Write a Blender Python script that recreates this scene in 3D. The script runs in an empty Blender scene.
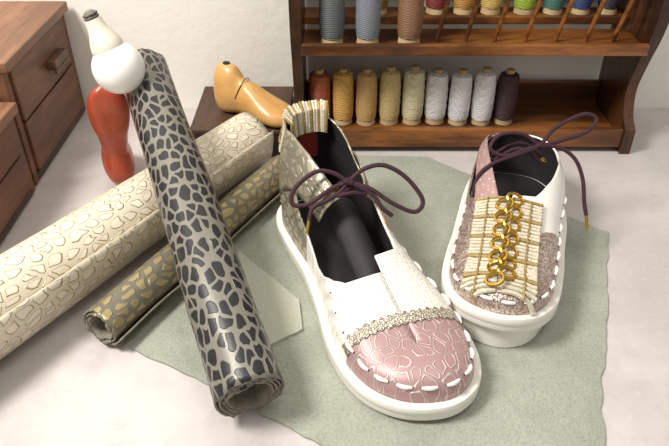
import bpy, bmesh, math, random
import numpy as np
from mathutils import Vector, Matrix, noise
from mathutils.bvhtree import BVHTree
random.seed(7)
PI=math.pi
scene=bpy.context.scene
scene.view_settings.view_transform='Standard'

# ---------------------------------------------------------------- materials
class NB:
    def __init__(s,name):
        s.m=bpy.data.materials.new(name); s.m.use_nodes=True
        s.n=s.m.node_tree.nodes; s.l=s.m.node_tree.links
        s.b=s.n.get('Principled BSDF')
        s.tc=s.n.new('ShaderNodeTexCoord'); s.dim='3D'
    def put(s,sock,v):
        if isinstance(v,bpy.types.NodeSocket): s.l.new(v,sock)
        elif isinstance(v,(tuple,list)) and sock.type=='RGBA': sock.default_value=(v[0],v[1],v[2],1)
        else: sock.default_value=v
    def math(s,op,a,b=0.0,c=None,clamp=False):
        n=s.n.new('ShaderNodeMath'); n.operation=op; n.use_clamp=clamp
        s.put(n.inputs[0],a); s.put(n.inputs[1],b)
        if c is not None: s.put(n.inputs[2],c)
        return n.outputs[0]
    def mix(s,f,a,b):
        n=s.n.new('ShaderNodeMix'); n.data_type='RGBA'
        s.put(n.inputs[0],f); s.put(n.inputs[6],a); s.put(n.inputs[7],b)
        return n.outputs[2]
    def mapping(s,vec,scale=(1,1,1),rot=(0,0,0),loc=(0,0,0)):
        n=s.n.new('ShaderNodeMapping'); s.l.new(vec,n.inputs[0])
        n.inputs['Scale'].default_value=scale; n.inputs['Rotation'].default_value=rot; n.inputs['Location'].default_value=loc
        return n.outputs[0]
    def noise(s,vec,scale,detail=3,rough=.5,col=False):
        n=s.n.new('ShaderNodeTexNoise'); s.l.new(vec,n.inputs['Vector'])
        n.inputs['Scale'].default_value=scale; n.inputs['Detail'].default_value=detail; n.inputs['Roughness'].default_value=rough
        return n.outputs['Color' if col else 'Fac']
    def vor(s,vec,scale,feat='F1',rand=1.0,out='Distance'):
        n=s.n.new('ShaderNodeTexVoronoi'); n.voronoi_dimensions=s.dim; n.feature=feat; s.l.new(vec,n.inputs['Vector'])
        n.inputs['Scale'].default_value=scale; n.inputs['Randomness'].default_value=rand
        return n.outputs[out]
    def step(s,v,lo,hi):
        n=s.n.new('ShaderNodeMapRange'); n.interpolation_type='SMOOTHSTEP'; s.put(n.inputs[0],v)
        n.inputs[1].default_value=lo; n.inputs[2].default_value=hi
        return n.outputs[0]
    def distort(s,vec,scale,amt,detail=2):
        c=s.noise(vec,scale,detail,.5,True)
        a=s.n.new('ShaderNodeVectorMath'); a.operation='SUBTRACT'; s.l.new(c,a.inputs[0]); a.inputs[1].default_value=(.5,.5,.5)
        b=s.n.new('ShaderNodeVectorMath'); b.operation='SCALE'; s.l.new(a.outputs[0],b.inputs[0]); b.inputs['Scale'].default_value=amt
        d=s.n.new('ShaderNodeVectorMath'); d.operation='ADD'; s.l.new(vec,d.inputs[0]); s.l.new(b.outputs[0],d.inputs[1])
        return d.outputs[0]
    def spots(s,vec,scale,thr=.12,r=.50,soft=.025,rand=.75,dist=1.0):
        v=s.distort(vec,scale*.8,.9*dist/scale,1)
        e=s.vor(v,scale,'DISTANCE_TO_EDGE',rand)
        f=s.vor(v,scale,'F1',rand)
        a=s.math('SUBTRACT',e,thr); c=s.math('MULTIPLY',s.math('SUBTRACT',r,f),.8)
        q=s.math('SMOOTH_MIN',a,c,.16)
        return s.step(q,-soft,soft)
    def bump(s,h,dist=.001,strength=1.0,prev=None):
        n=s.n.new('ShaderNodeBump'); n.inputs['Strength'].default_value=strength; n.inputs['Distance'].default_value=dist
        s.put(n.inputs['Height'],h)
        if prev is not None: s.l.new(prev,n.inputs['Normal'])
        return n.outputs[0]
    def out(s,color=None,rough=.5,metal=0,normal=None,**k):
        if color is not None: s.put(s.b.inputs['Base Color'],color)
        s.put(s.b.inputs['Roughness'],rough); s.put(s.b.inputs['Metallic'],metal)
        if normal is not None: s.l.new(normal,s.b.inputs['Normal'])
        for kk,v in k.items(): s.put(s.b.inputs[kk.replace('_',' ')],v)
        return s.m

def srgb(r,g,b):
    f=lambda c:(c/255/12.92) if c<=10 else ((c/255+.055)/1.055)**2.4
    return (f(r),f(g),f(b))

def plain(name,col,rough=.5,metal=0,nscale=60,namt=.12,bump=.0003):
    b=NB(name); n=b.noise(b.tc.outputs['Object'],nscale,4)
    c2=tuple(x*(1-namt*2) for x in col)
    c=b.mix(b.step(n,.3,.7),c2,col)
    return b.out(c,rough,metal,b.bump(n,bump))

def wood(name,c1,c2,c3,scale=(1,1,1),rough=.45,grain=1.0):
    b=NB(name); v=b.mapping(b.tc.outputs['Object'],scale)
    v2=b.distort(v,8,.05)
    n1=b.noise(v2,14,5,.6); n2=b.noise(v2,70,4,.7)
    n3=b.noise(b.tc.outputs['Object'],6,2)
    c=b.mix(b.step(n1,.38,.62),c1,c2)
    c=b.mix(b.math('MULTIPLY',b.step(n2,.45,.75),.6*grain),c,c3)
    c=b.mix(b.math('MULTIPLY',b.step(n3,.5,.75),.3),c,c3)
    return b.out(c,rough,0,b.bump(n2,.0006))

b=NB('table_concrete_laminate'); o=b.tc.outputs['Object']
n1=b.noise(o,7,6,.62); n2=b.noise(o,120,3,.6); n3=b.noise(o,25,5,.7)
c=b.mix(b.step(n1,.35,.65),srgb(184,176,173),srgb(200,192,188))
c=b.mix(b.math('MULTIPLY',b.step(n3,.5,.7),.4),c,srgb(172,163,160))
c=b.mix(b.math('MULTIPLY',b.step(n2,.55,.7),.25),c,srgb(216,209,204))
M_TABLE=b.out(c,.5,0,b.bump(n2,.0004,.6))
b=NB('wall_plaster'); o=b.tc.outputs['Object']
n1=b.noise(o,60,5,.6); n2=b.noise(o,3,2)
M_WALL=b.out(b.mix(n2,srgb(233,229,218),srgb(242,238,228)),.8,0,b.bump(n1,.002,.5))
M_FLOOR=wood('floor_planks',srgb(150,120,90),srgb(120,90,60),srgb(90,60,40),(1,.15,1))
M_CAB=wood('walnut_wood',srgb(118,78,54),srgb(92,59,40),srgb(60,37,26),(2,.35,3),.5)
M_CABTOP=wood('walnut_wood_light',srgb(144,102,74),srgb(118,80,56),srgb(84,53,36),(2.5,.3,2),.45)
M_CABDARK=wood('walnut_wood_dark',srgb(82,54,40),srgb(58,37,28),srgb(40,25,18),(2,.35,2),.5)
M_RACK=wood('rack_stained_wood',srgb(146,90,42),srgb(78,44,22),srgb(32,18,12),(.35,2,2),.28)
M_RACKV=wood('rack_stained_wood_side',srgb(92,55,29),srgb(52,31,19),srgb(26,15,11),(2,2,.3),.3)
M_LAST=wood('last_beech_wood',srgb(212,168,106),srgb(196,146,82),srgb(160,110,58),(1,.3,1),.32,.6)
M_REDLAST=wood('last_red_lacquer',srgb(176,78,48),srgb(152,58,36),srgb(108,38,24),(1,.3,1),.3,.6)
M_METAL=plain('brass',srgb(205,165,80),.3,1)
M_BLACK=plain('black_iron',srgb(40,34,30),.4,.6)

def leather_spots(name,bg,fg,scale,thr,r,metal=0,metalbg=0,rough=.45,stretch=(1,.62,1),bumpd=.0006,coord='UV',dist=1.0,edge=None):
    b=NB(name); b.dim='2D' if coord=='UV' else '3D'
    v=b.mapping(b.tc.outputs[coord],stretch)
    m=b.spots(v,scale,thr,r,dist=dist)
    g=b.noise(b.tc.outputs[coord],25,4,.6)
    bgc=b.mix(g,tuple(x*.85 for x in bg),tuple(min(1,x*1.12) for x in bg))
    fgc=b.mix(g,tuple(x*.72 for x in fg),tuple(min(1,x*1.25) for x in fg))
    c=b.mix(m,bgc,fgc); mm=m
    if edge is not None:
        mi=b.spots(v,scale,thr+.06,r-.06,dist=dist); rg=b.math('SUBTRACT',m,mi,clamp=True); c=b.mix(rg,c,edge); mm=rg
    fine=b.noise(b.tc.outputs[coord],600,2)
    nn=b.bump(fine,.0002,.6); nn=b.bump(m,bumpd,1,nn)
    met=b.math('ADD',b.math('MULTIPLY',mm,metal),metalbg,clamp=True)
    return b.out(c,rough,met,nn)
M_LEOP=leather_spots('leopard_leather_grey',srgb(122,117,107),srgb(32,32,35),94,.125,.52,0,.1,.38,(1,.66,1),.0007)
M_CREAM=leather_spots('pebble_leather_cream',srgb(214,202,179),srgb(226,216,195),84,.13,.52,.45,.0,.38,(1,.70,1),.0011,edge=srgb(190,176,140))
M_OLIVE=leather_spots('pebble_leather_olive',srgb(112,106,92),srgb(166,150,110),92,.15,.50,.4,.1,.38,(1,.72,1),.0008)
M_SUEDEBACK=plain('suede_back',srgb(134,127,111),.9,0,200,.15,.0006)
M_CREAMBACK=plain('suede_back_cream',srgb(205,193,168),.9,0,200,.15,.0006)
b=NB('sage_suede'); o=b.tc.outputs['Object']
n1=b.noise(o,10,6,.7); n2=b.noise(o,400,3,.7); n3=b.noise(o,60,5,.75)
c=b.mix(b.step(n1,.3,.7),srgb(144,148,134),srgb(172,174,160)); c=b.mix(b.math('MULTIPLY',n3,.6),c,srgb(165,167,153))
c=b.mix(b.math('MULTIPLY',b.step(n2,.4,.75),.45),c,srgb(116,120,106))
M_SUEDE=b.out(c,.95,0,b.bump(n3,.0034,.8,b.bump(n2,.0010,.8)))
b=NB('sage_swatch'); o=b.tc.outputs['Object']; n2=b.noise(o,300,3,.7)
M_SWATCH=b.out(b.mix(n2,srgb(166,167,150),srgb(190,191,174)),.85,0,b.bump(n2,.0006))
M_SOLE=plain('rubber_sole_white',srgb(236,232,223),.5,0,30,.02,.0001)
M_LINING=plain('lining_black',srgb(40,35,36),.7)
M_LACE=plain('lace_aubergine',srgb(66,28,42),.75,0,900,.3,.0006)
M_STITCH=plain('stitch_thread_white',srgb(242,239,232),.6,0,700,.08,.0004)
M_HOLE=plain('punched_hole',srgb(70,55,50),.8)
M_GOLD=plain('gold_chain',srgb(200,160,72),.28,1,300,.1)
M_YARN=plain('yarn_cream',srgb(232,221,196),.85,0,900,.22,.001)
M_YARNG=plain('yarn_gold',srgb(186,158,98),.5,.5,900,.2,.001)
M_PAPER=plain('cardboard_core',srgb(196,168,124),.8)
M_LABEL=plain('label_red',srgb(160,48,36),.6)
M_ORANGE=plain('leather_tan_orange',srgb(206,146,100),.5)
b=NB('silver_glitter_lace'); o=b.tc.outputs['Object']; e=b.vor(o,700,'F1')
M_GLIT=b.out(b.mix(b.step(e,.3,.6),srgb(226,218,202),srgb(160,149,132)),.32,.6,b.bump(e,.0008))

TOEY=.258
def shoe_mat1():
    b=NB('sneaker_upper_patchwork'); o=b.tc.outputs['Object']
    sep=b.n.new('ShaderNodeSeparateXYZ'); b.l.new(o,sep.inputs[0]); X,Y,Z=sep.outputs
    s=b.mapping(o,(1,.8,1))
    k=b.spots(s,105,.10,.54); kh=b.mix(k,srgb(140,132,114),srgb(188,179,156))
    b.dim='2D'; p=b.spots(s,88,.06,.58); pi=b.spots(s,88,.14,.48)
    pb=b.vor(b.mapping(o,(1,1.5,1)),300,'F1',.35); b.dim='3D'
    ring=b.math('SUBTRACT',p,pi,clamp=True)
    pk=b.mix(ring,srgb(170,136,135),srgb(204,186,180))
    wh=b.mix(b.step(pb,.30,.62),srgb(240,236,227),srgb(206,200,188))
    mt=b.step(b.math('SUBTRACT',b.math('ADD',Y,b.math('MULTIPLY',X,.06)),TOEY),-.0004,.0004)
    mw=b.step(b.math('SUBTRACT',Y,.118),-.0004,.0004)
    c=b.mix(mw,kh,wh); c=b.mix(mt,c,pk)
    met=b.math('ADD',b.math('MULTIPLY',mt,b.math('ADD',b.math('MULTIPLY',ring,.3),.2)),b.math('MULTIPLY',b.math('SUBTRACT',1,mw),.4),clamp=True)
    h1=b.math('MULTIPLY',mt,ring); h2=b.math('MULTIPLY',b.math('SUBTRACT',1,mw),k)
    nn=b.bump(b.math('MULTIPLY',b.math('SUBTRACT',1,pb),b.math('SUBTRACT',1,mt)),.0008,.7)
    nn=b.bump(b.math('ADD',h1,h2),.0005,1,nn)
    return b.out(c,.42,met,nn)
M_UP1=shoe_mat1()
def shoe_mat2():
    b=NB('sneaker_upper_rose_white'); o=b.tc.outputs['Object']
    sep=b.n.new('ShaderNodeSeparateXYZ'); b.l.new(o,sep.inputs[0]); X,Y,Z=sep.outputs
    g=b.vor(o,420,'F1'); n=b.noise(o,40,4,.6)
    rs=b.mix(b.step(n,.35,.65),srgb(186,164,154),srgb(216,202,190)); rs=b.mix(b.step(g,.3,.7),rs,srgb(160,138,128))
    wh=srgb(238,234,226)
    mw=b.math('MULTIPLY',b.step(b.math('SUBTRACT',b.math('MULTIPLY',Y,.10),X),.0035,.004),b.step(b.math('SUBTRACT',b.math('MULTIPLY',X,.9),Y),-.222,-.2215))
    c=b.mix(mw,rs,wh)
    met=b.math('MULTIPLY',b.math('SUBTRACT',1,mw),.65)
    return b.out(c,.32,met,b.bump(b.math('MULTIPLY',g,b.math('SUBTRACT',1,mw)),.0007,.9))
M_UP2=shoe_mat2()
M_KHAKI=leather_spots('khaki_print_leather',srgb(138,130,112),srgb(190,181,158),105,.10,.54,.35,.25,.34,(1,.8,1),.0006,'Object')
b=NB('pink_dotted_leather'); o=b.tc.outputs['Object']; f=b.vor(o,210,'F1',.25)
M_PINK=b.out(b.mix(b.step(f,.2,.28),srgb(216,200,190),srgb(180,146,142)),.45,.25,b.bump(f,.0004))
M_GLOBE=plain('opal_glass',srgb(242,240,234),.25,0,10,.01,.0)
M_CERAM=plain('bulb_plastic_cream',srgb(226,218,200),.4,0,10,.02,.0)

# ---------------------------------------------------------------- mesh builder
class MB:
    def __init__(s): s.v=[];s.f=[];s.m=[]
    def grid(s,rows,mat=0,closeu=False,flip=False):
        base=len(s.v); nr=len(rows); nc=len(rows[0])
        for r in rows: s.v.extend([tuple(p) for p in r])
        for i in range(nr-1):
            for j in range(nc if closeu else nc-1):
                j2=(j+1)%nc
                f=(base+i*nc+j,base+i*nc+j2,base+(i+1)*nc+j2,base+(i+1)*nc+j)
                s.f.append(f[::-1] if flip else f); s.m.append(mat)
    def ngon(s,pts,mat=0):
        base=len(s.v); s.v.extend([tuple(p) for p in pts]); s.f.append(tuple(range(base,base+len(pts)))); s.m.append(mat)
    def fan(s,pts,c,mat=0,flip=False):
        base=len(s.v); s.v.extend([tuple(p) for p in pts]); s.v.append(tuple(c)); n=len(pts)
        for i in range(n):
            f=(base+i,base+(i+1)%n,base+n); s.f.append(f[::-1] if flip else f); s.m.append(mat)
    def tube(s,pts,r,mat=0,seg=8,closed=False,caps=True):
        pts=[Vector(p) for p in pts]; n=len(pts)
        rr=r if isinstance(r,(list,tuple)) else [r]*n
        tang=[]
        for i in range(n):
            a=pts[(i-1)%n] if (closed or i>0) else pts[i]; c=pts[(i+1)%n] if (closed or i<n-1) else pts[i]
            t=(c-a); tang.append(t.normalized() if t.length>1e-9 else Vector((0,0,1)))
        up=Vector((0,0,1)) if abs(tang[0].z)<.9 else Vector((1,0,0))
        nrm=(up-tang[0]*up.dot(tang[0])).normalized(); rows=[]
        for i in range(n):
            nrm=(nrm-tang[i]*nrm.dot(tang[i])).normalized(); bn=tang[i].cross(nrm)
            rows.append([pts[i]+(nrm*math.cos(a)+bn*math.sin(a))*rr[i] for a in [2*PI*k/seg for k in range(seg)]])
        if closed: rows.append(rows[0])
        s.grid(rows,mat,True)
        if caps and not closed:
            s.fan(rows[0],pts[0]-tang[0]*rr[0]*.6,mat,True); s.fan(rows[-1],pts[-1]+tang[-1]*rr[-1]*.6,mat)
    def lathe(s,prof,origin=(0,0,0),axis=(0,0,1),mat=0,seg=28,cap=True):
        q=Vector((0,0,1)).rotation_difference(Vector(axis).normalized()); o=Vector(origin)
        rows=[[o+q@Vector((r*math.cos(2*PI*k/seg),r*math.sin(2*PI*k/seg),z)) for k in range(seg)] for r,z in prof]
        s.grid(rows,mat,True)
        if cap:
            s.ngon(rows[0][::-1],mat); s.ngon(rows[-1],mat)
    def box(s,x0,x1,y0,y1,z0,z1,mat=0):
        b=len(s.v); s.v+=[(x,y,z) for z in(z0,z1) for y in(y0,y1) for x in(x0,x1)]
        for f in [(0,2,3,1),(4,5,7,6),(0,1,5,4),(2,6,7,3),(0,4,6,2),(1,3,7,5)]:
            s.f.append(tuple(b+i for i in f)); s.m.append(mat)
    def torus(s,c,nrm,R,r,mat=0,seg=16,seg2=7,squash=1.0,xdir=None):
        c=Vector(c); n=Vector(nrm).normalized()
        a=Vector(xdir) if xdir else (Vector((1,0,0)) if abs(n.x)<.9 else Vector((0,1,0)))
        a=(a-n*a.dot(n)).normalized(); bb=n.cross(a)
        s.tube([c+a*R*math.cos(2*PI*k/seg)+bb*R*squash*math.sin(2*PI*k/seg) for k in range(seg)],r,mat,seg2,True)
    def obj(s,name,mats,parent=None,smooth=True,angle=40,bevel=0,loc=None,rot=None,weld=0):
        me=bpy.data.meshes.new(name); me.from_pydata(s.v,[],s.f)
        for m in mats: me.materials.append(m)
        for p,mi in zip(me.polygons,s.m): p.material_index=mi
        me.update(); me.validate()
        if weld:
            bm=bmesh.new(); bm.from_mesh(me); bmesh.ops.remove_doubles(bm,verts=bm.verts,dist=weld)
            bmesh.ops.recalc_face_normals(bm,faces=bm.faces); bm.to_mesh(me); bm.free(); me.update()
        ob=bpy.data.objects.new(name,me); bpy.context.collection.objects.link(ob)
        if smooth:
            for p in me.polygons: p.use_smooth=True
            try: me.set_sharp_from_angle(angle=math.radians(angle))
            except Exception: pass
        if bevel:
            md=ob.modifiers.new('bevel','BEVEL'); md.width=bevel; md.segments=2; md.limit_method='ANGLE'; md.angle_limit=math.radians(50)
        if parent: ob.parent=parent
        if loc: ob.location=loc
        if rot: ob.rotation_euler=rot
        return ob
def empty(name,loc=(0,0,0),rot=(0,0,0)):
    e=bpy.data.objects.new(name,None); bpy.context.collection.objects.link(e); e.location=loc; e.rotation_euler=rot; e.empty_display_size=.02; return e
def catmull(P,n=8,closed=False):
    P=[Vector(p) for p in P]; out=[]; N=len(P)
    for i in range(N if closed else N-1):
        p0=P[(i-1)%N] if (closed or i>0) else P[i]; p1=P[i]; p2=P[(i+1)%N]; p3=P[(i+2)%N] if (closed or i+2<N) else p2
        for k in range(n):
            t=k/n
            out.append(.5*((2*p1)+(p2-p0)*t+(2*p0-5*p1+4*p2-p3)*t*t+(3*p1-p0-3*p2+p3)*t**3))
    if not closed: out.append(P[-1])
    return out

# ---------------------------------------------------------------- room
WY=.905
m=MB(); m.box(-1.8,1.8,WY,WY+.1,-.75,1.9); m.obj('wall_back',[M_WALL],smooth=False)
m=MB(); m.box(-1.8,1.8,-1.6,WY,-.80,-.75); m.obj('floor',[M_FLOOR],smooth=False)
m=MB(); m.box(-1.0,1.0,-.05,WY-.001,-.035,0)
for x in(-.95,.90):
    for y in(0,.82): m.box(x,x+.05,y,y+.05,-.75,-.035)
m.box(-.93,.93,.01,.03,-.11,-.035); m.obj('table',[M_TABLE],smooth=False,bevel=.002)

# ---------------------------------------------------------------- cabinets
def cabinet(name,x0,x1,y0,y1,h,drawers):
    m=MB(); t=.012
    m.box(x0,x1+.004,y0-.002,y1+.002,h-t,h,1)
    m.box(x0,x1-.003,y0,y0+t,0.004,h-t,0); m.box(x0,x1-.003,y1-t,y1,0.004,h-t,0)
    m.box(x0,x0+t,y0+t,y1-t,0.004,h-t,0); m.box(x0,x1-.003,y0+t,y1-t,.004,.014,2)
    m.box(x0+.005,x1-.008,y0+.004,y1-.004,0,.004,2)
    m.box(x0+.02,x1-.02,y0+t,y1-t,.014,h-t-.001,2)
    hh=(h-t-.016)/drawers
    for i in range(drawers):
        z0=.015+i*hh
        m.box(x1-.019,x1,y0+t+.0015,y1-t-.0015,z0+.0015,z0+hh-.0015,0)
    return m.obj(name,[M_CAB,M_CABTOP,M_CABDARK],bevel=.0015,smooth=False)
c1=cabinet('wooden_drawer_cabinet',-.62,-.357,.692,.895,.160,2)
hd=MB(); hd.box(-.357,-.345,.795,.845,.106,.117,0); hd.box(-.349,-.345,.795,.845,.100,.106,0)
hd.obj('drawer_handle',[wood('handle_wood',srgb(100,68,48),srgb(80,52,36),srgb(50,32,22))],c1,bevel=.002,smooth=False)
c2=cabinet('wooden_drawer_box',-.62,-.354,.555,.682,.118,2)

# ---------------------------------------------------------------- thread rack
RX0,RX1=-.052,.385
prof=[(.772,0),(.895,0),(.895,.40),(.845,.42),(.80,.40)]+[(v.x,v.y) for v in catmull([(.79,.36,0),(.772,.30,0),(.766,.24,0),(.770,.17,0),(.788,.12,0),(.800,.080,0),(.792,.05,0),(.772,.034,0)],5)]
m=MB()
for xa,xb in((RX0,RX0+.013),(RX1-.013,RX1)):
    A=[(xa,y,z) for y,z in prof]; B=[(xb,y,z) for y,z in prof]
    m.ngon(A,1); m.ngon(B[::-1],1)
    base=len(m.v); m.v+=A+B; n=len(prof)
    for i in range(n):
        j=(i+1)%n; m.f.append((base+i,base+n+i,base+n+j,base+j)); m.m.append(1)
xi0,xi1=RX0+.013,RX1-.013
m.box(xi0,xi1,.786,.892,.012,.020,0)
m.box(xi0,xi1,.776,.786,.008,.034,0)
m.box(xi0,xi1,.884,.892,.020,.052,0)
m.box(xi0,xi1,.778,.845,.136,.142,0)
m.box(xi0,xi1,.770,.778,.135,.149,0)
m.box(xi0,xi1,.850,.892,.147,.154,0)
m.box(xi0,xi1,.844,.850,.147,.158,0)
m.box(xi0,xi1,.82,.892,.29,.298,0); m.box(xi0,xi1,.812,.82,.29,.31,0)
m.box(xi0,xi1,.884,.892,.36,.40,0)
rack=m.obj('wooden_thread_rack',[M_RACK,M_RACKV],smooth=False,bevel=.0015)
dm=MB()
for x in (.128,.163,.198,.235,.272,.309,.342):
    dm.tube([(x-.004,.800,.142),(x+.010,.782,.235)],.0028,0,8)
dm.obj('rack_dowels',[M_RACK],rack)

def thread_mat(name,col,rough=.5):
    b=NB(name); o=b.tc.outputs['Object']
    w=b.n.new('ShaderNodeTexWave'); w.bands_direction='Z'; b.l.new(b.mapping(o,(1,1,1),(.25,.15,0)),w.inputs[0]); w.inputs['Scale'].default_value=170; w.inputs['Distortion'].default_value=1.5
    w2=b.n.new('ShaderNodeTexWave'); w2.bands_direction='Z'; b.l.new(b.mapping(o,(1,1,1),(-.3,-.2,0)),w2.inputs[0]); w2.inputs['Scale'].default_value=140
    h=b.math('ADD',w.outputs['Fac'],w2.outputs['Fac'])
    n=b.noise(o,90,3)
    c=b.mix(b.math('MULTIPLY',h,.5),tuple(x*.74 for x in col),tuple(min(1,x*1.15) for x in col)); c=b.mix(b.math('MULTIPLY',n,.3),c,tuple(min(1,x*1.3) for x in col))
    return b.out(c,rough,0,b.bump(h,.0008,.7))
def spool(x,y,z,col,h=.079,r=.0148,i=0):
    m=MB(); rr=r*random.uniform(.97,1.02)
    m.lathe([(rr*.82,0),(rr*.88,.001),(rr*.80,.009),(rr*.6,.010)],mat=1,seg=24)
    pf=[(rr*.62,.008)]
    for k in range(15):
        t=k/14; pf.append((rr*(.88+.12*math.sin(PI*t)**.45-.05*t)+.0003*math.sin(k*2.4+i),.0085+(h-.016)*t))
    pf+=[(rr*.55,h-.0055)]
    m.lathe(pf,mat=0,seg=28)
    m.lathe([(rr*.42,h-.010),(rr*.40,h-.001),(rr*.25,h),(rr*.22,h-.006)],mat=1,seg=18)
    m.obj('thread_spool',[thread_mat('thread_%d'%i,col),M_PAPER],loc=(x,y,z+.0003),rot=(0,0,random.random()*6),angle=35)
cols=[(166,88,56),(218,170,88),(204,166,104),(212,190,130),(226,219,176),(247,244,238),(246,245,240),(251,250,246),(72,48,54)]
for i,cc in enumerate(cols):
    spool(-.0195+i*.0308,.824+random.uniform(-.002,.002),.020,srgb(*cc),i=i,h=.078+random.uniform(-.002,.003))
for i,(x,cc) in enumerate([(-.003,(92,96,94)),(.040,(124,130,136)),(.090,(134,96,66))]):
    spool(x,.796,.142,srgb(*cc),i=20+i,h=.085,r=.0155)
for i,(x,cc) in enumerate([(.055,(150,110,66)),(.13,(134,50,44)),(.165,(190,140,66)),(.20,(212,180,96)),(.243,(160,184,60)),(.280,(66,118,104)),(.315,(56,72,120)),(.35,(60,52,70))]):
    spool(x,.868,.154,srgb(*cc),i=40+i,h=.08,r=.0145)

# ---------------------------------------------------------------- shoe lasts
def shoe_last(name,L,mat,M,notch=True,hs=1.0,wsc=1.0):
    S=[0,.02,.07,.15,.25,.33,.40,.5,.6,.7,.8,.9,.96,1]
    hw=[.05,.09,.13,.15,.14,.12,.125,.14,.165,.18,.18,.15,.10,.02]
    zb=[.14,.06,.015,0,.015,.03,.03,.02,.0,0,0,.015,.035,.08]
    zt=[.45,.58,.64,.65,.62,.50 if notch else .56,.47,.42,.35,.29,.245,.20,.16,.09]
    ss=np.linspace(0,1,56)
    def ip(T):
        pts=catmull([(a,b_,0) for a,b_ in zip(S,T)],8); return np.interp(ss,[p.x for p in pts],[p.y for p in pts])
    H,B,T=ip(hw)*wsc,ip(zb),ip(zt)*hs; rows=[]
    for k,s in enumerate(ss):
        zc=(B[k]+T[k])/2; zh=(T[k]-B[k])/2; r=[]
        for j in range(32):
            a=2*PI*j/32; ca,sa=math.cos(a),math.sin(a)
            px=abs(ca)**.7*(1 if ca>0 else -1); pz=abs(sa)**.7*(1 if sa>0 else -1)
            taper=1-.40*max(0,pz)*(1 if s<.4 else .6); cx=-.03*max(0,s-.4)
            r.append((L*(cx+H[k]*px*taper),L*s,L*(zc+zh*pz)))
        rows.append(r)
    m=MB(); m.grid(rows,0,True,True); m.fan(rows[0],(0,0,L*.3*hs),0); m.fan(rows[-1],(-.018*L,L,.085*L),0,True)
    m.lathe([(.028*L,0),(.028*L,.003)],origin=(0,.15*L,.65*hs*L-.002),mat=1,seg=14)
    m.torus((0,.15*L,.65*hs*L+.0005),(0,0,1),.034*L,.006*L,1)
    k=18; ring=[Vector(p)*1.0 for p in rows[k]]; c=sum(ring,Vector())/len(ring)
    m.tube([c+(p-c)*1.004+Vector((0,(p.z-c.z)*.35,0)) for p in ring if p.z>c.z-.01*L],.0006,1,5)
    ob=m.obj(name,[mat,M_BLACK],angle=60); ob.matrix_world=M; return ob
m=MB(); m.box(-.182,-.060,.765,.893,0,.034,0); m.box(-.184,-.058,.763,.895,.034,.040,0)
m.obj('dark_wooden_box',[M_CABDARK],smooth=False,bevel=.0015)
ang=math.atan2(-.048,.085)-PI/2
shoe_last('wooden_shoe_last',.118,M_LAST,Matrix.Translation((-.153,.828,.0402))@Matrix.Rotation(ang,4,'Z'),True,.86,1.12)
Mr=Matrix.Translation((-.252,.684,.002))@Matrix.Rotation(math.radians(200),4,'Z')@Matrix.Rotation(math.radians(84),4,'X')
shoe_last('red_shoe_last',.138,M_REDLAST,Mr,False,.85,.9)

# ---------------------------------------------------------------- bulb
m=MB(); c=Vector((-.2205,.655,.1700)); ax=Vector((-.30,.10,.80)).normalized(); R=.0264
pf=[(max(.0002,R*math.sin(a)),-R*math.cos(a)) for a in [PI*k/24 for k in range(20)]]
m.lathe(pf,c,ax,0,36,False)
m.lathe([(.0165,.0205),(.0170,.023),(.0150,.030),(.0115,.038),(.0095,.044),(.0088,.050),(.0085,.052)],c,ax,1,30)
for k in range(2): m.torus(c+ax*(.054+k*.003),ax,.0066,.0015,2,18,6)
m.lathe([(.0060,.050),(.0060,.059),(.003,.061)],c,ax,2,20)
m.obj('globe_light_bulb',[M_GLOBE,M_CERAM,plain('bulb_screw_metal',srgb(150,146,138),.35,.9)],angle=35)

# ---------------------------------------------------------------- leather rolls
def roll(name,p0,p1,R,mats,turns=3.2,pitch=.003,start=0,taper=0,flap=0,rag=.004,sgn=1,seed=0):
    p0=Vector(p0);p1=Vector(p1); L=(p1-p0).length; z=(p1-p0).normalized()
    x=z.cross(Vector((0,0,1))).normalized(); y=z.cross(x)
    if y.z>0: x,y=-x,-y
    nphi=int(turns*48); nl=60; verts=[];uvs=[];faces=[]
    for i in range(nphi+1):
        ph=2*PI*turns*i/nphi
        r=R-pitch*ph/(2*PI)
        if flap and ph<.9: r+=flap*((.9-ph)/.9)**2
        a=start+sgn*ph
        for j in range(nl+1):
            t=j/nl
            e=rag*(noise.noise(Vector((ph*1.3,seed,t>.5)))+.5*noise.noise(Vector((ph*5,seed+5,t>.5))))
            zz=t*L+ (e if t in(0,1) else e*abs(t-.5)*2)
            rr=r*(1+taper*t)+.0012*noise.noise(Vector((math.cos(a)*1.5,math.sin(a)*1.5,t*6+seed)))
            v=p0+z*zz+x*(rr*math.cos(a))+y*(rr*math.sin(a)); verts.append(v); uvs.append((R*ph,t*L))
    for i in range(nphi):
        for j in range(nl):
            faces.append((i*(nl+1)+j,(i+1)*(nl+1)+j,(i+1)*(nl+1)+j+1,i*(nl+1)+j+1))
    me=bpy.data.meshes.new(name); me.from_pydata(verts,[],faces)
    uvl=me.uv_layers.new(name='UVMap')
    for lp in me.loops: uvl.data[lp.index].uv=uvs[lp.vertex_index]
    for mt in mats: me.materials.append(mt)
    for p in me.polygons: p.use_smooth=True
    me.update()
    pc=me.polygons[10]; cc=Vector(pc.center); axp=p0+z*((cc-p0).dot(z))
    if pc.normal.dot(cc-axp)<0: me.flip_normals()
    ob=bpy.data.objects.new(name,me); bpy.context.collection.objects.link(ob)
    md=ob.modifiers.new('thick','SOLIDIFY'); md.thickness=.0016; md.offset=-1; md.material_offset=1; md.material_offset_rim=1
    return ob
roll('leopard_leather_roll',(-.064,.347,.0325),(-.2115,.712,.145),.0298,[M_LEOP,M_SUEDEBACK],turns=4,start=1.2,taper=-.08,seed=1)
roll('cream_leather_roll',(-.385,.290,.0435),(-.104,.748,.0380),.0410,[M_CREAM,M_CREAMBACK],turns=3.2,start=-.5,taper=-.16,flap=.008,seed=4)
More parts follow.
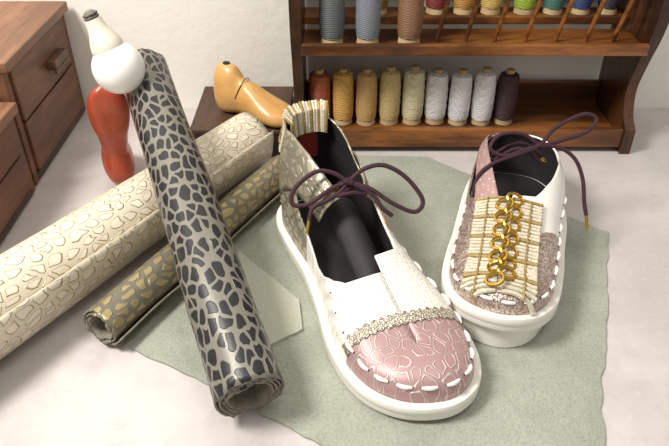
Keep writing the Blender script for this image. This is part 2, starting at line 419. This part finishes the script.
roll('olive_leather_roll',(-.2075,.431,.0225),(-.062,.698,.0225),.0203,[M_OLIVE,M_SUEDEBACK],turns=2.6,start=.2,flap=.003,seed=9)

# ---------------------------------------------------------------- sheet & swatch
def flat_sheet(name,poly,z,th,mat,jag=.0015):
    pts=[]
    n=len(poly)
    for i in range(n):
        a=Vector((*poly[i],0)); c=Vector((*poly[(i+1)%n],0)); k=max(2,int((c-a).length/.006)); d=(c-a).normalized(); nn=Vector((-d.y,d.x,0))
        for j in range(k):
            p=a+(c-a)*j/k; q=p+nn*jag*(noise.noise(p*60)*1.6+noise.noise(p*14)*2.5); pts.append((q.x,q.y,z))
    bm=bmesh.new(); vs=[bm.verts.new(p) for p in pts]; f=bm.faces.new(vs); f.normal_update()
    if f.normal.z<0: bmesh.ops.reverse_faces(bm,faces=[f])
    top=bmesh.ops.extrude_face_region(bm,geom=[f]); bmesh.ops.translate(bm,verts=[v for v in top['geom'] if isinstance(v,bmesh.types.BMVert)],vec=(0,0,th))
    bmesh.ops.recalc_face_normals(bm,faces=bm.faces); me=bpy.data.meshes.new(name); bm.to_mesh(me); bm.free(); me.materials.append(mat)
    ob=bpy.data.objects.new(name,me); bpy.context.collection.objects.link(ob); return ob
flat_sheet('suede_leather_sheet',[(-.188,.432),(-.12,.392),(-.056,.354),(0,.322),(.07,.275),(.215,.262),(.206,.325),(.25,.45),(.302,.600),(.262,.632),(.19,.70),(.12,.762),(-.01,.768),(-.05,.70),(-.11,.60),(-.16,.50)],0.0002,.002,M_SUEDE)
flat_sheet('leather_swatch',[(-.100,.562),(-.034,.487),(-.029,.447),(-.064,.424),(-.085,.44),(-.112,.50)],.0026,.0026,M_SWATCH,.0006)

# ---------------------------------------------------------------- shoes
CT1=[(0,0),(2.6,.7),(4.0,3.2),(4.2,7),(4.1,11),(4.6,15.5),(5.4,20),(5.4,23.5),(4.5,26.4),(2.4,28.6),(-.7,29.5),(-3.5,28.3),(-5.2,25.2),(-5.6,21),(-4.8,17),(-3.8,12.5),(-3.6,8),(-3.7,3.4),(-2.5,.7)]
CT2=[(0,0),(2.7,.6),(4.3,3.0),(4.8,7),(4.9,11),(5.0,16),(5.2,20),(5.1,23.8),(4.2,26.8),(2.2,28.8),(-.6,29.5),(-3.2,28.3),(-4.8,25.4),(-5.4,21),(-5.6,16),(-5.9,11),(-5.7,7),(-4.8,3),(-2.8,.6)]
def outline(CT,L,mirror,N=180,ws=1.0):
    k=L/.295
    P=catmull([((-1 if mirror else 1)*x*.01*ws,y*.01*k,0) for x,y in CT],10,True)
    if mirror: P=[P[0]]+P[1:][::-1]
    P=P+[P[0]]; d=[0]
    for a,c in zip(P[:-1],P[1:]): d.append(d[-1]+(c-a).length)
    q=np.linspace(0,d[-1],N+1)[:-1]
    return np.stack([np.interp(q,d,[p.x for p in P]),np.interp(q,d,[p.y for p in P])],1)
def inset(O,k):
    T=np.roll(O,-1,0)-np.roll(O,1,0); T/=np.linalg.norm(T,axis=1)[:,None]
    Nn=np.stack([T[:,1],-T[:,0]],1)
    c=O.mean(0)
    if ((O-c)*Nn).sum()<0: Nn=-Nn
    return O-Nn*k
class Shoe:
    def __init__(s,name,CT,L,mirror,Htab,tl,tr,loc,rot,mat_up,ws=1.0,clampf=.045,ins=.0065,yh=.055,st=.0155,tilt=0):
        s.L=L; s.O0=outline(CT,L,mirror,ws=ws); s.N=len(s.O0); s.root=empty(name,loc,rot); s.Htab=Htab; s.z0=st-.001; s.tl=tl; s.tr=tr; s.cf=clampf; s.yh=yh
        s.O=inset(s.O0,ins); q=st/.023
        m=MB(); prof=[(.003,0),(.0010,.0006),(.0004,.0025),(.0007,.009),(.0006,.0102),(.0000,.0112),(0,.016),(.0001,.0212),(.0006,.0226),(.0018,.0230),(.009,.0230)]
        rows=[]
        for k,z in prof:
            z*=q; I=inset(s.O0,k); rows.append([(x,y,z+s.spring(y)*(1-z/.03*.2)) for x,y in I])
        m.grid(rows,0,True); m.ngon(rows[0][::-1],0); m.ngon(rows[-1],0)
        if tilt:
            tt=math.tan(tilt)
            A=[(x,y) for x,y in inset(s.O0,.010) if y>.13]; B=[(x,y) for x,y in inset(s.O0,.0085) if y>.13]; C=[(x,y) for x,y in inset(s.O0,.0075) if y>.13]
            k=int(np.argmax([math.hypot(A[i][0]-A[i-1][0],A[i][1]-A[i-1][1]) for i in range(len(A))]))
            A=A[k:]+A[:k];B=B[k:]+B[:k];C=C[k:]+C[:k]
            r0=[(x,y,-y*tt) for x,y in A]; r1=[(x,y,-y*tt+.0012) for x,y in B]; r2=[(x,y,-.0005+s.spring(y)+.002) for x,y in C]
            m.grid([r0,r1,r2],0,True); m.ngon(r0[::-1],0); m.ngon(r2,0)
        m.obj('rubber_sole',[M_SOLE],s.root,angle=50)
        m=MB(); I=inset(s.O0,.012); m.ngon([(x,y,st+.0015+s.spring(y)) for x,y in I],0); m.obj('insole',[M_LINING],s.root)
        rows=[]; M=26
        for r in range(M+1):
            row=[]
            for i in range(s.N):
                x,y=s.O[i]; tm=s.tmax(x,y); row.append(s.S(i,tm*r/M))
            rows.append(row)
        m=MB(); m.grid(rows,0,True)
        s.bvh=BVHTree.FromPolygons([Vector(v) for v in m.v],m.f)
        s.upper=m.obj('upper',[mat_up,M_LINING],s.root,angle=80,weld=.0004)
        me=s.upper.data
        score=sum((1 if p.normal.dot(Vector(p.center)-Vector((0,p.center[1],.03)))>0 else -1)*p.area for p in me.polygons)
        if score<0: me.flip_normals()
        md=s.upper.modifiers.new('t','SOLIDIFY'); md.thickness=.0022; md.offset=-1; md.material_offset=1
    def spring(s,y):
        f=max(0,(y/s.L-.72)/.28); return .005*f*f
    def tmax(s,x,y):
        vl=np.interp(y,[p[0] for p in s.tl],[p[1] for p in s.tl]); vr=np.interp(y,[p[0] for p in s.tr],[p[1] for p in s.tr])
        f=.5+.5*max(-1,min(1,x/.012)); return vl*f+vr*(1-f)
    def S(s,i,t,off=0.0):
        i0=int(math.floor(i))%s.N; i1=(i0+1)%s.N; fr=i-math.floor(i)
        x=s.O[i0][0]*(1-fr)+s.O[i1][0]*fr; y=s.O[i0][1]*(1-fr)+s.O[i1][1]*fr
        lo,hi=s.yh,s.L-s.cf
        yc=min(max(y,lo),hi)
        H=np.interp(yc,[p[0] for p in s.Htab],[p[1] for p in s.Htab]); p=np.interp(yc,[0,.09,.16,.3],[.55,.6,.78,.74])
        a=1-max(0,math.cos(t*PI/2))**p; bz=math.sin(t*PI/2)**p
        px=x*(1-a); py=y+(yc-y)*a
        pz=s.z0+s.spring(y)*(1-a)+s.spring(yc)*a+H*bz
        P=Vector((px,py,pz))
        if off:
            c=Vector((0,yc,s.z0)); d=(P-c); d=Vector((d.x,d.y*.6,d.z*.8)); P=P+d.normalized()*off
        return P
    def idx(s,y,side):
        best=None
        for i in range(s.N):
            x,yy=s.O[i]
            if x*side>0:
                e=abs(yy-y)
                if best is None or e<best[0]: best=(e,i)
        return best[1]
    def hit(s,x,y):
        r=s.bvh.ray_cast(Vector((x,y,.3)),Vector((0,0,-1)))
        return (r[0],r[1] if r[1].z>0 else -r[1]) if r[0] is not None else (None,None)
    def patch(s,name,mat,side,ya,yb,t0f,t1f,off=.0015,n=24,k=12,th=.0018):
        ia,ib=s.idx(ya,side),s.idx(yb,side)
        if ib-ia>s.N/2: ib-=s.N
        if ia-ib>s.N/2: ia-=s.N
        rows=[]
        for a in range(n+1):
            f=a/n; i=ia+(ib-ia)*f; t0=t0f(f); t1=t1f(f)
            rows.append([s.S(i,t0+(t1-t0)*b_/k,off) for b_ in range(k+1)])
        m=MB(); m.grid(rows); ob=m.obj(name,[mat,M_LINING],s.root,angle=80)
        p=ob.data.polygons[5]
        if p.normal.dot(Vector(p.center)-Vector((0,p.center[1],.04)))<0: ob.data.flip_normals()
        md=ob.modifiers.new('t','SOLIDIFY'); md.thickness=th; md.offset=-1; md.material_offset=1
        return ob
    def stitches(s,step,t,ln,rad,ymin,sides=(1,-1),d0=0,ymax=9):
        m=MB(); per=np.cumsum(np.r_[0,np.linalg.norm(np.roll(s.O,-1,0)-s.O,axis=1)]); tot=per[-1]
        d=d0
        while d<tot-step*.5:
            f0=np.interp(d,per,range(s.N+1)); f1=np.interp(d+ln,per,range(s.N+1)); fm=(f0+f1)/2
            x,y=s.O[int(fm)%s.N]
            if y>ymin and y<ymax and ((x>0 and 1 in sides) or (x<=0 and -1 in sides)) and s.tmax(x,y)>t+.05:
                pts=[s.S(f0+(f1-f0)*q/6,t,.0004+rad*.7*math.sin(PI*q/6)) for q in range(7)]
                m.tube(pts,[rad*(.6+.4*math.sin(PI*q/6)) for q in range(7)],0,8)
                for q in(f0,f1):
                    c=s.S(q,t,.0002); m.lathe([(.0001,-.0011),(.0011,-.0005),(.0011,.0004),(.0001,.0007)],c,(s.S(q,t,.01)-c),1,8,False)
            d+=step
        m.obj('whip_stitches',[M_STITCH,M_HOLE],s.root)

sh=Shoe('sneaker',CT1,.330,False,
  [(0,.132),(.055,.129),(.09,.116),(.13,.090),(.17,.064),(.21,.046),(.25,.034),(.28,.026),(.33,.022)],
  [(0,.55),(.05,.55),(.07,.46),(.095,.16),(.15,.12),(.17,.20),(.19,.40),(.203,.60),(.2045,1),(.35,1)],
  [(0,.55),(.02,.53),(.05,.42),(.09,.38),(.12,.46),(.15,.58),(.175,.68),(.190,.76),(.1915,1),(.35,1)],
  (-.036,.650,.0022),(0,0,math.radians(-158.0)),M_UP1,1.10,clampf=.052)
sh.patch('ankle_strap',M_KHAKI,1,.028,.140,lambda f:.02+.44*f**1.1,lambda f:.555+.36*f**1.6,.0014)
sh.patch('ankle_strap_inner',M_KHAKI,-1,.075,.140,lambda f:.26+.34*f,lambda f:.42+.42*f**1.2,.0014)
sh.patch('tan_panel',M_ORANGE,-1,.118,.158,lambda f:.1,lambda f:.46+.13*f,.0012)
sh.stitches(.0215,.30,.0135,.0018,.135,d0=.006)
def band(s,y0,slope,w,mat,name,off=.0008,xr=(-.066,.066)):
    m=MB(); rows=[]
    xs=np.linspace(xr[0],xr[1],110)
    for x in xs:
        row=[];ok=True
        for k in range(7):
            e=(k/6-.5); yy=y0-slope*x+e*w+ (.0012*math.sin(x*900)+.0010*noise.noise(Vector((x*200,k,0))))*(1 if k in(0,6) else .3)
            p,nn=s.hit(x,yy)
            if p is None: ok=False;break
            row.append(p+nn*(off+.0004*noise.noise(Vector((x*300,yy*300,1)))))
        if ok: rows.append(row)
    m.grid(rows); ob=m.obj(name,[mat],s.root); md=ob.modifiers.new('t','SOLIDIFY'); md.thickness=.0008; md.offset=0
band(sh,TOEY-.004,.06,.0105,M_GLIT,'silver_lace_band')
m=MB(); ia,ib=-8,15
for k in range(22):
    f=k/21; i=ia+(ib-ia)*f
    P0=sh.S(i%sh.N,.32,.003); P1=sh.S(i%sh.N,.54,.0035); up=P1+Vector((0,-.001,.010+.003*random.random()))
    m.tube([P0,(P0+P1)/2,P1,up],[.0014,.0019,.0019,.0013],0,6)
    if k%2==0: m.tube([sh.S(i%sh.N,.40,.0055),sh.S(i%sh.N,.47,.0055)],.0012,1,6)
    Q=[up,P1+(Vector((0,.06,P1.z))-P1).normalized()*.007+Vector((0,0,.006)),P1+(Vector((0,.06,P1.z-.02))-P1).normalized()*.010+Vector((0,0,-.014))]
    m.tube(Q,.0017,0 if k%3 else 1,6)
for t in(.38,.52):
    m.tube([sh.S((ia+(ib-ia)*q/30)%sh.N,t,.0052) for q in range(31)],.0013,1,6)
m.obj('woven_heel_trim',[M_YARN,M_YARNG],sh.root)
m=MB(); m.box(-.012,.012,.016,.0185,.075,.105); m.obj('woven_label',[M_LABEL],sh.root,bevel=.0005)
m=MB(); rows=[]
for a in range(14):
    y=.11+.09*a/13; z=np.interp(y,[.10,.13,.17,.21],[.082,.078,.058,.042]); w=.016
    rows.append([(x*w,y,z-.012*abs(x)**2) for x in np.linspace(-1,1,11)])
m.grid(rows); tg=m.obj('tongue',[M_LINING],sh.root); md=tg.modifiers.new('t','SOLIDIFY'); md.thickness=.002

def laces(s,K,scale,strokes,cross,eyelets,ends,r=.0021):
    K=Vector(K); X=Vector((1,0,0)); D=Vector((0,-.62,-.74))
    m=MB()
    for st in strokes:
        pts=[K+X*(a*scale)+D*(b_*scale)+Vector((0,0,c*.001)) for a,b_,c in st]
        m.tube(catmull(pts,8),r,0,8)
    for e in ends:
        p=[K+X*(a*scale)+D*(b_*scale)+Vector((0,0,c*.001)) for a,b_,c in e]; m.tube(p,.0017,1,8)
    m.tube([K+Vector((-.004,.002,-.001)),K+Vector((0,-.001,.002)),K+Vector((.004,-.001,0))],[.0032,.0040,.0032],0,8)
    ob=m.obj('laces',[M_LACE,M_METAL]); ob.parent=s.root
    bpy.context.view_layer.update(); ob.matrix_parent_inverse=s.root.matrix_world.inverted()
    m=MB()
    for c in cross: m.tube(catmull([Vector(p) for p in c],6),.002,0,8)
    for (p,n) in eyelets: m.torus(p,n,.0028,.0009,1,16,6)
    m.obj('lacing_and_eyelets',[M_LACE,M_METAL],s.root)
laces(sh,(.012,.527,.113),.00093,
 [[(0,0,0),(-14,-6,4),(-32,-6,5),(-52,8,2),(-54,22,0),(-38,22,0),(-16,8,2),(0,0,0)],
  [(0,0,0),(16,-10,4),(36,-12,6),(58,-2,3),(74,18,0),(66,30,0),(44,22,1),(22,8,2),(0,0,0)],
  [(0,0,0),(-8,10,0),(-20,18,0),(-34,26,0),(-38,38,-1)],
  [(0,0,0),(14,6,1),(26,14,0),(34,26,0),(44,32,-2)]],
 [[(.012,.128,.104),(.004,.126,.108),(-.012,.130,.104)],[(.013,.136,.101),(0,.140,.104),(-.013,.142,.100)],[(-.012,.130,.104),(0,.134,.106),(.013,.136,.101)]],
 [((.013,.129,.1045),(.3,0,1)),((-.014,.134,.103),(-.3,0,1))],
 [[(-38,38,-1),(-40,50,-2)]])

TILT=math.radians(4.2)
s2=Shoe('sneaker',CT2,.292,False,
  [(0,.070),(.055,.070),(.09,.070),(.13,.062),(.17,.049),(.21,.036),(.245,.025),(.31,.020)],
  [(0,.50),(.03,.44),(.05,.26),(.12,.18),(.145,.36),(.160,.60),(.162,1),(.35,1)],
  [(0,.50),(.04,.48),(.08,.50),(.12,.62),(.145,.74),(.154,.80),(.156,1),(.35,1)],
  (.214,.702,.0022),(0,0,0),M_UP2,1.06,tilt=TILT)
s2.root.rotation_euler=(TILT,0,math.radians(165.0))
s2.patch('dotted_strap',M_PINK,1,.026,.172,lambda f:.30+.24*f,lambda f:.48+.42*f,.0018)
s2.stitches(.0205,.26,.0125,.0017,.12,d0=.004)
X0=.002; YA,YB=.165,.278
m=MB(); rows=[]
for yy in np.linspace(YA,YB,50):
    r=[]
    for dx in np.linspace(-.025,.025,15):
        h,nn=s2.hit(X0+dx,yy); r.append(h+nn*.0012 if h is not None else Vector((X0+dx,yy,.03)))
    rows.append(r)
m.grid(rows,0)
y=YA; k=0
while y<YB:
    for sx in(-1,1):
        pts=[]
        for q in range(6):
            x=X0+sx*(.003+.0265*q/5); h,nn=s2.hit(x,y+.0004*random.uniform(-1,1))
            if h is not None: pts.append(h+nn*(.0020 if q<5 else .003))
        if len(pts)>2: m.tube(pts,[.0021]*(len(pts)-1)+[.0026],0 if k%6 else 1,6)
    y+=.0040; k+=1
for dx in(-.0195,.0195):
    pts=[]
    for yy in np.linspace(YA,YB,44):
        h,nn=s2.hit(X0+dx,yy)
        if h is not None: pts.append(h+nn*(.0040+.0008*math.sin(yy*1700)))
    m.tube(pts,.0010,1,6)
y=YA+.004;k=0
while y<YB-.003:
    h,nn=s2.hit(X0+.0042*(1 if k%2 else -1),y)
    if h is not None: m.torus(h+nn*.0068,(nn+Vector((.45*(1 if k%2 else -1),.2,0))),.0080,.0017,2,18,7,.78)
    y+=.0078;k+=1
m.obj('woven_chain_trim',[M_YARN,M_YARNG,M_GOLD],s2.root)
laces(s2,(.211,.610,.104),.00103,
 [[(0,0,0),(12,-14,3),(30,-24,5),(46,-30,4),(56,-26,2),(46,-14,1),(24,-6,1),(0,0,0)],
  [(0,0,0),(-18,-10,3),(-40,-10,2),(-50,2,0),(-36,10,0),(-14,4,1),(0,0,0)],
  [(0,0,0),(-24,10,1),(-46,18,1),(-60,28,0),(-66,40,-4),(-63,48,-8)],
  [(0,0,0),(18,2,1),(34,12,-1),(42,30,-4),(44,52,-8),(46,64,-9)]],
 [[(.028,.085,.070),(0,.092,.094),(-.026,.085,.078)],[(.028,.097,.068),(0,.100,.091),(-.026,.095,.075)]],
 [((.028,.090,.071),(.7,0,1)),((-.027,.09,.077),(-.5,0,1))],
 [[(46,64,-9),(47,76,-12)]])

# ---------------------------------------------------------------- lights, world, camera
w=bpy.data.worlds.new('room_light'); scene.world=w; w.use_nodes=True
bg=w.node_tree.nodes['Background']; bg.inputs[0].default_value=(1,.975,.93,1); bg.inputs[1].default_value=.50
def area(name,loc,tgt,size,power,col=(1,1,1)):
    l=bpy.data.lights.new(name,'AREA'); l.size=size; l.energy=power; l.color=col
    o=bpy.data.objects.new(name,l); bpy.context.collection.objects.link(o); o.location=loc
    o.rotation_euler=(Vector(tgt)-Vector(loc)).to_track_quat('-Z','Y').to_euler(); return o
area('window_light',(-.75,.22,1.20),(0,.6,0),.36,25,(1,.97,.92))
area('ceiling_light',(.35,.2,1.7),(.05,.6,0),.5,6,(1,.97,.93))
cam=bpy.data.cameras.new('camera'); cam.lens=36.6; cam.sensor_width=36; cam.clip_start=.01
co=bpy.data.objects.new('camera',cam); bpy.context.collection.objects.link(co); co.location=(0,0,.45); co.rotation_euler=(math.radians(54),0,0)
scene.camera=co
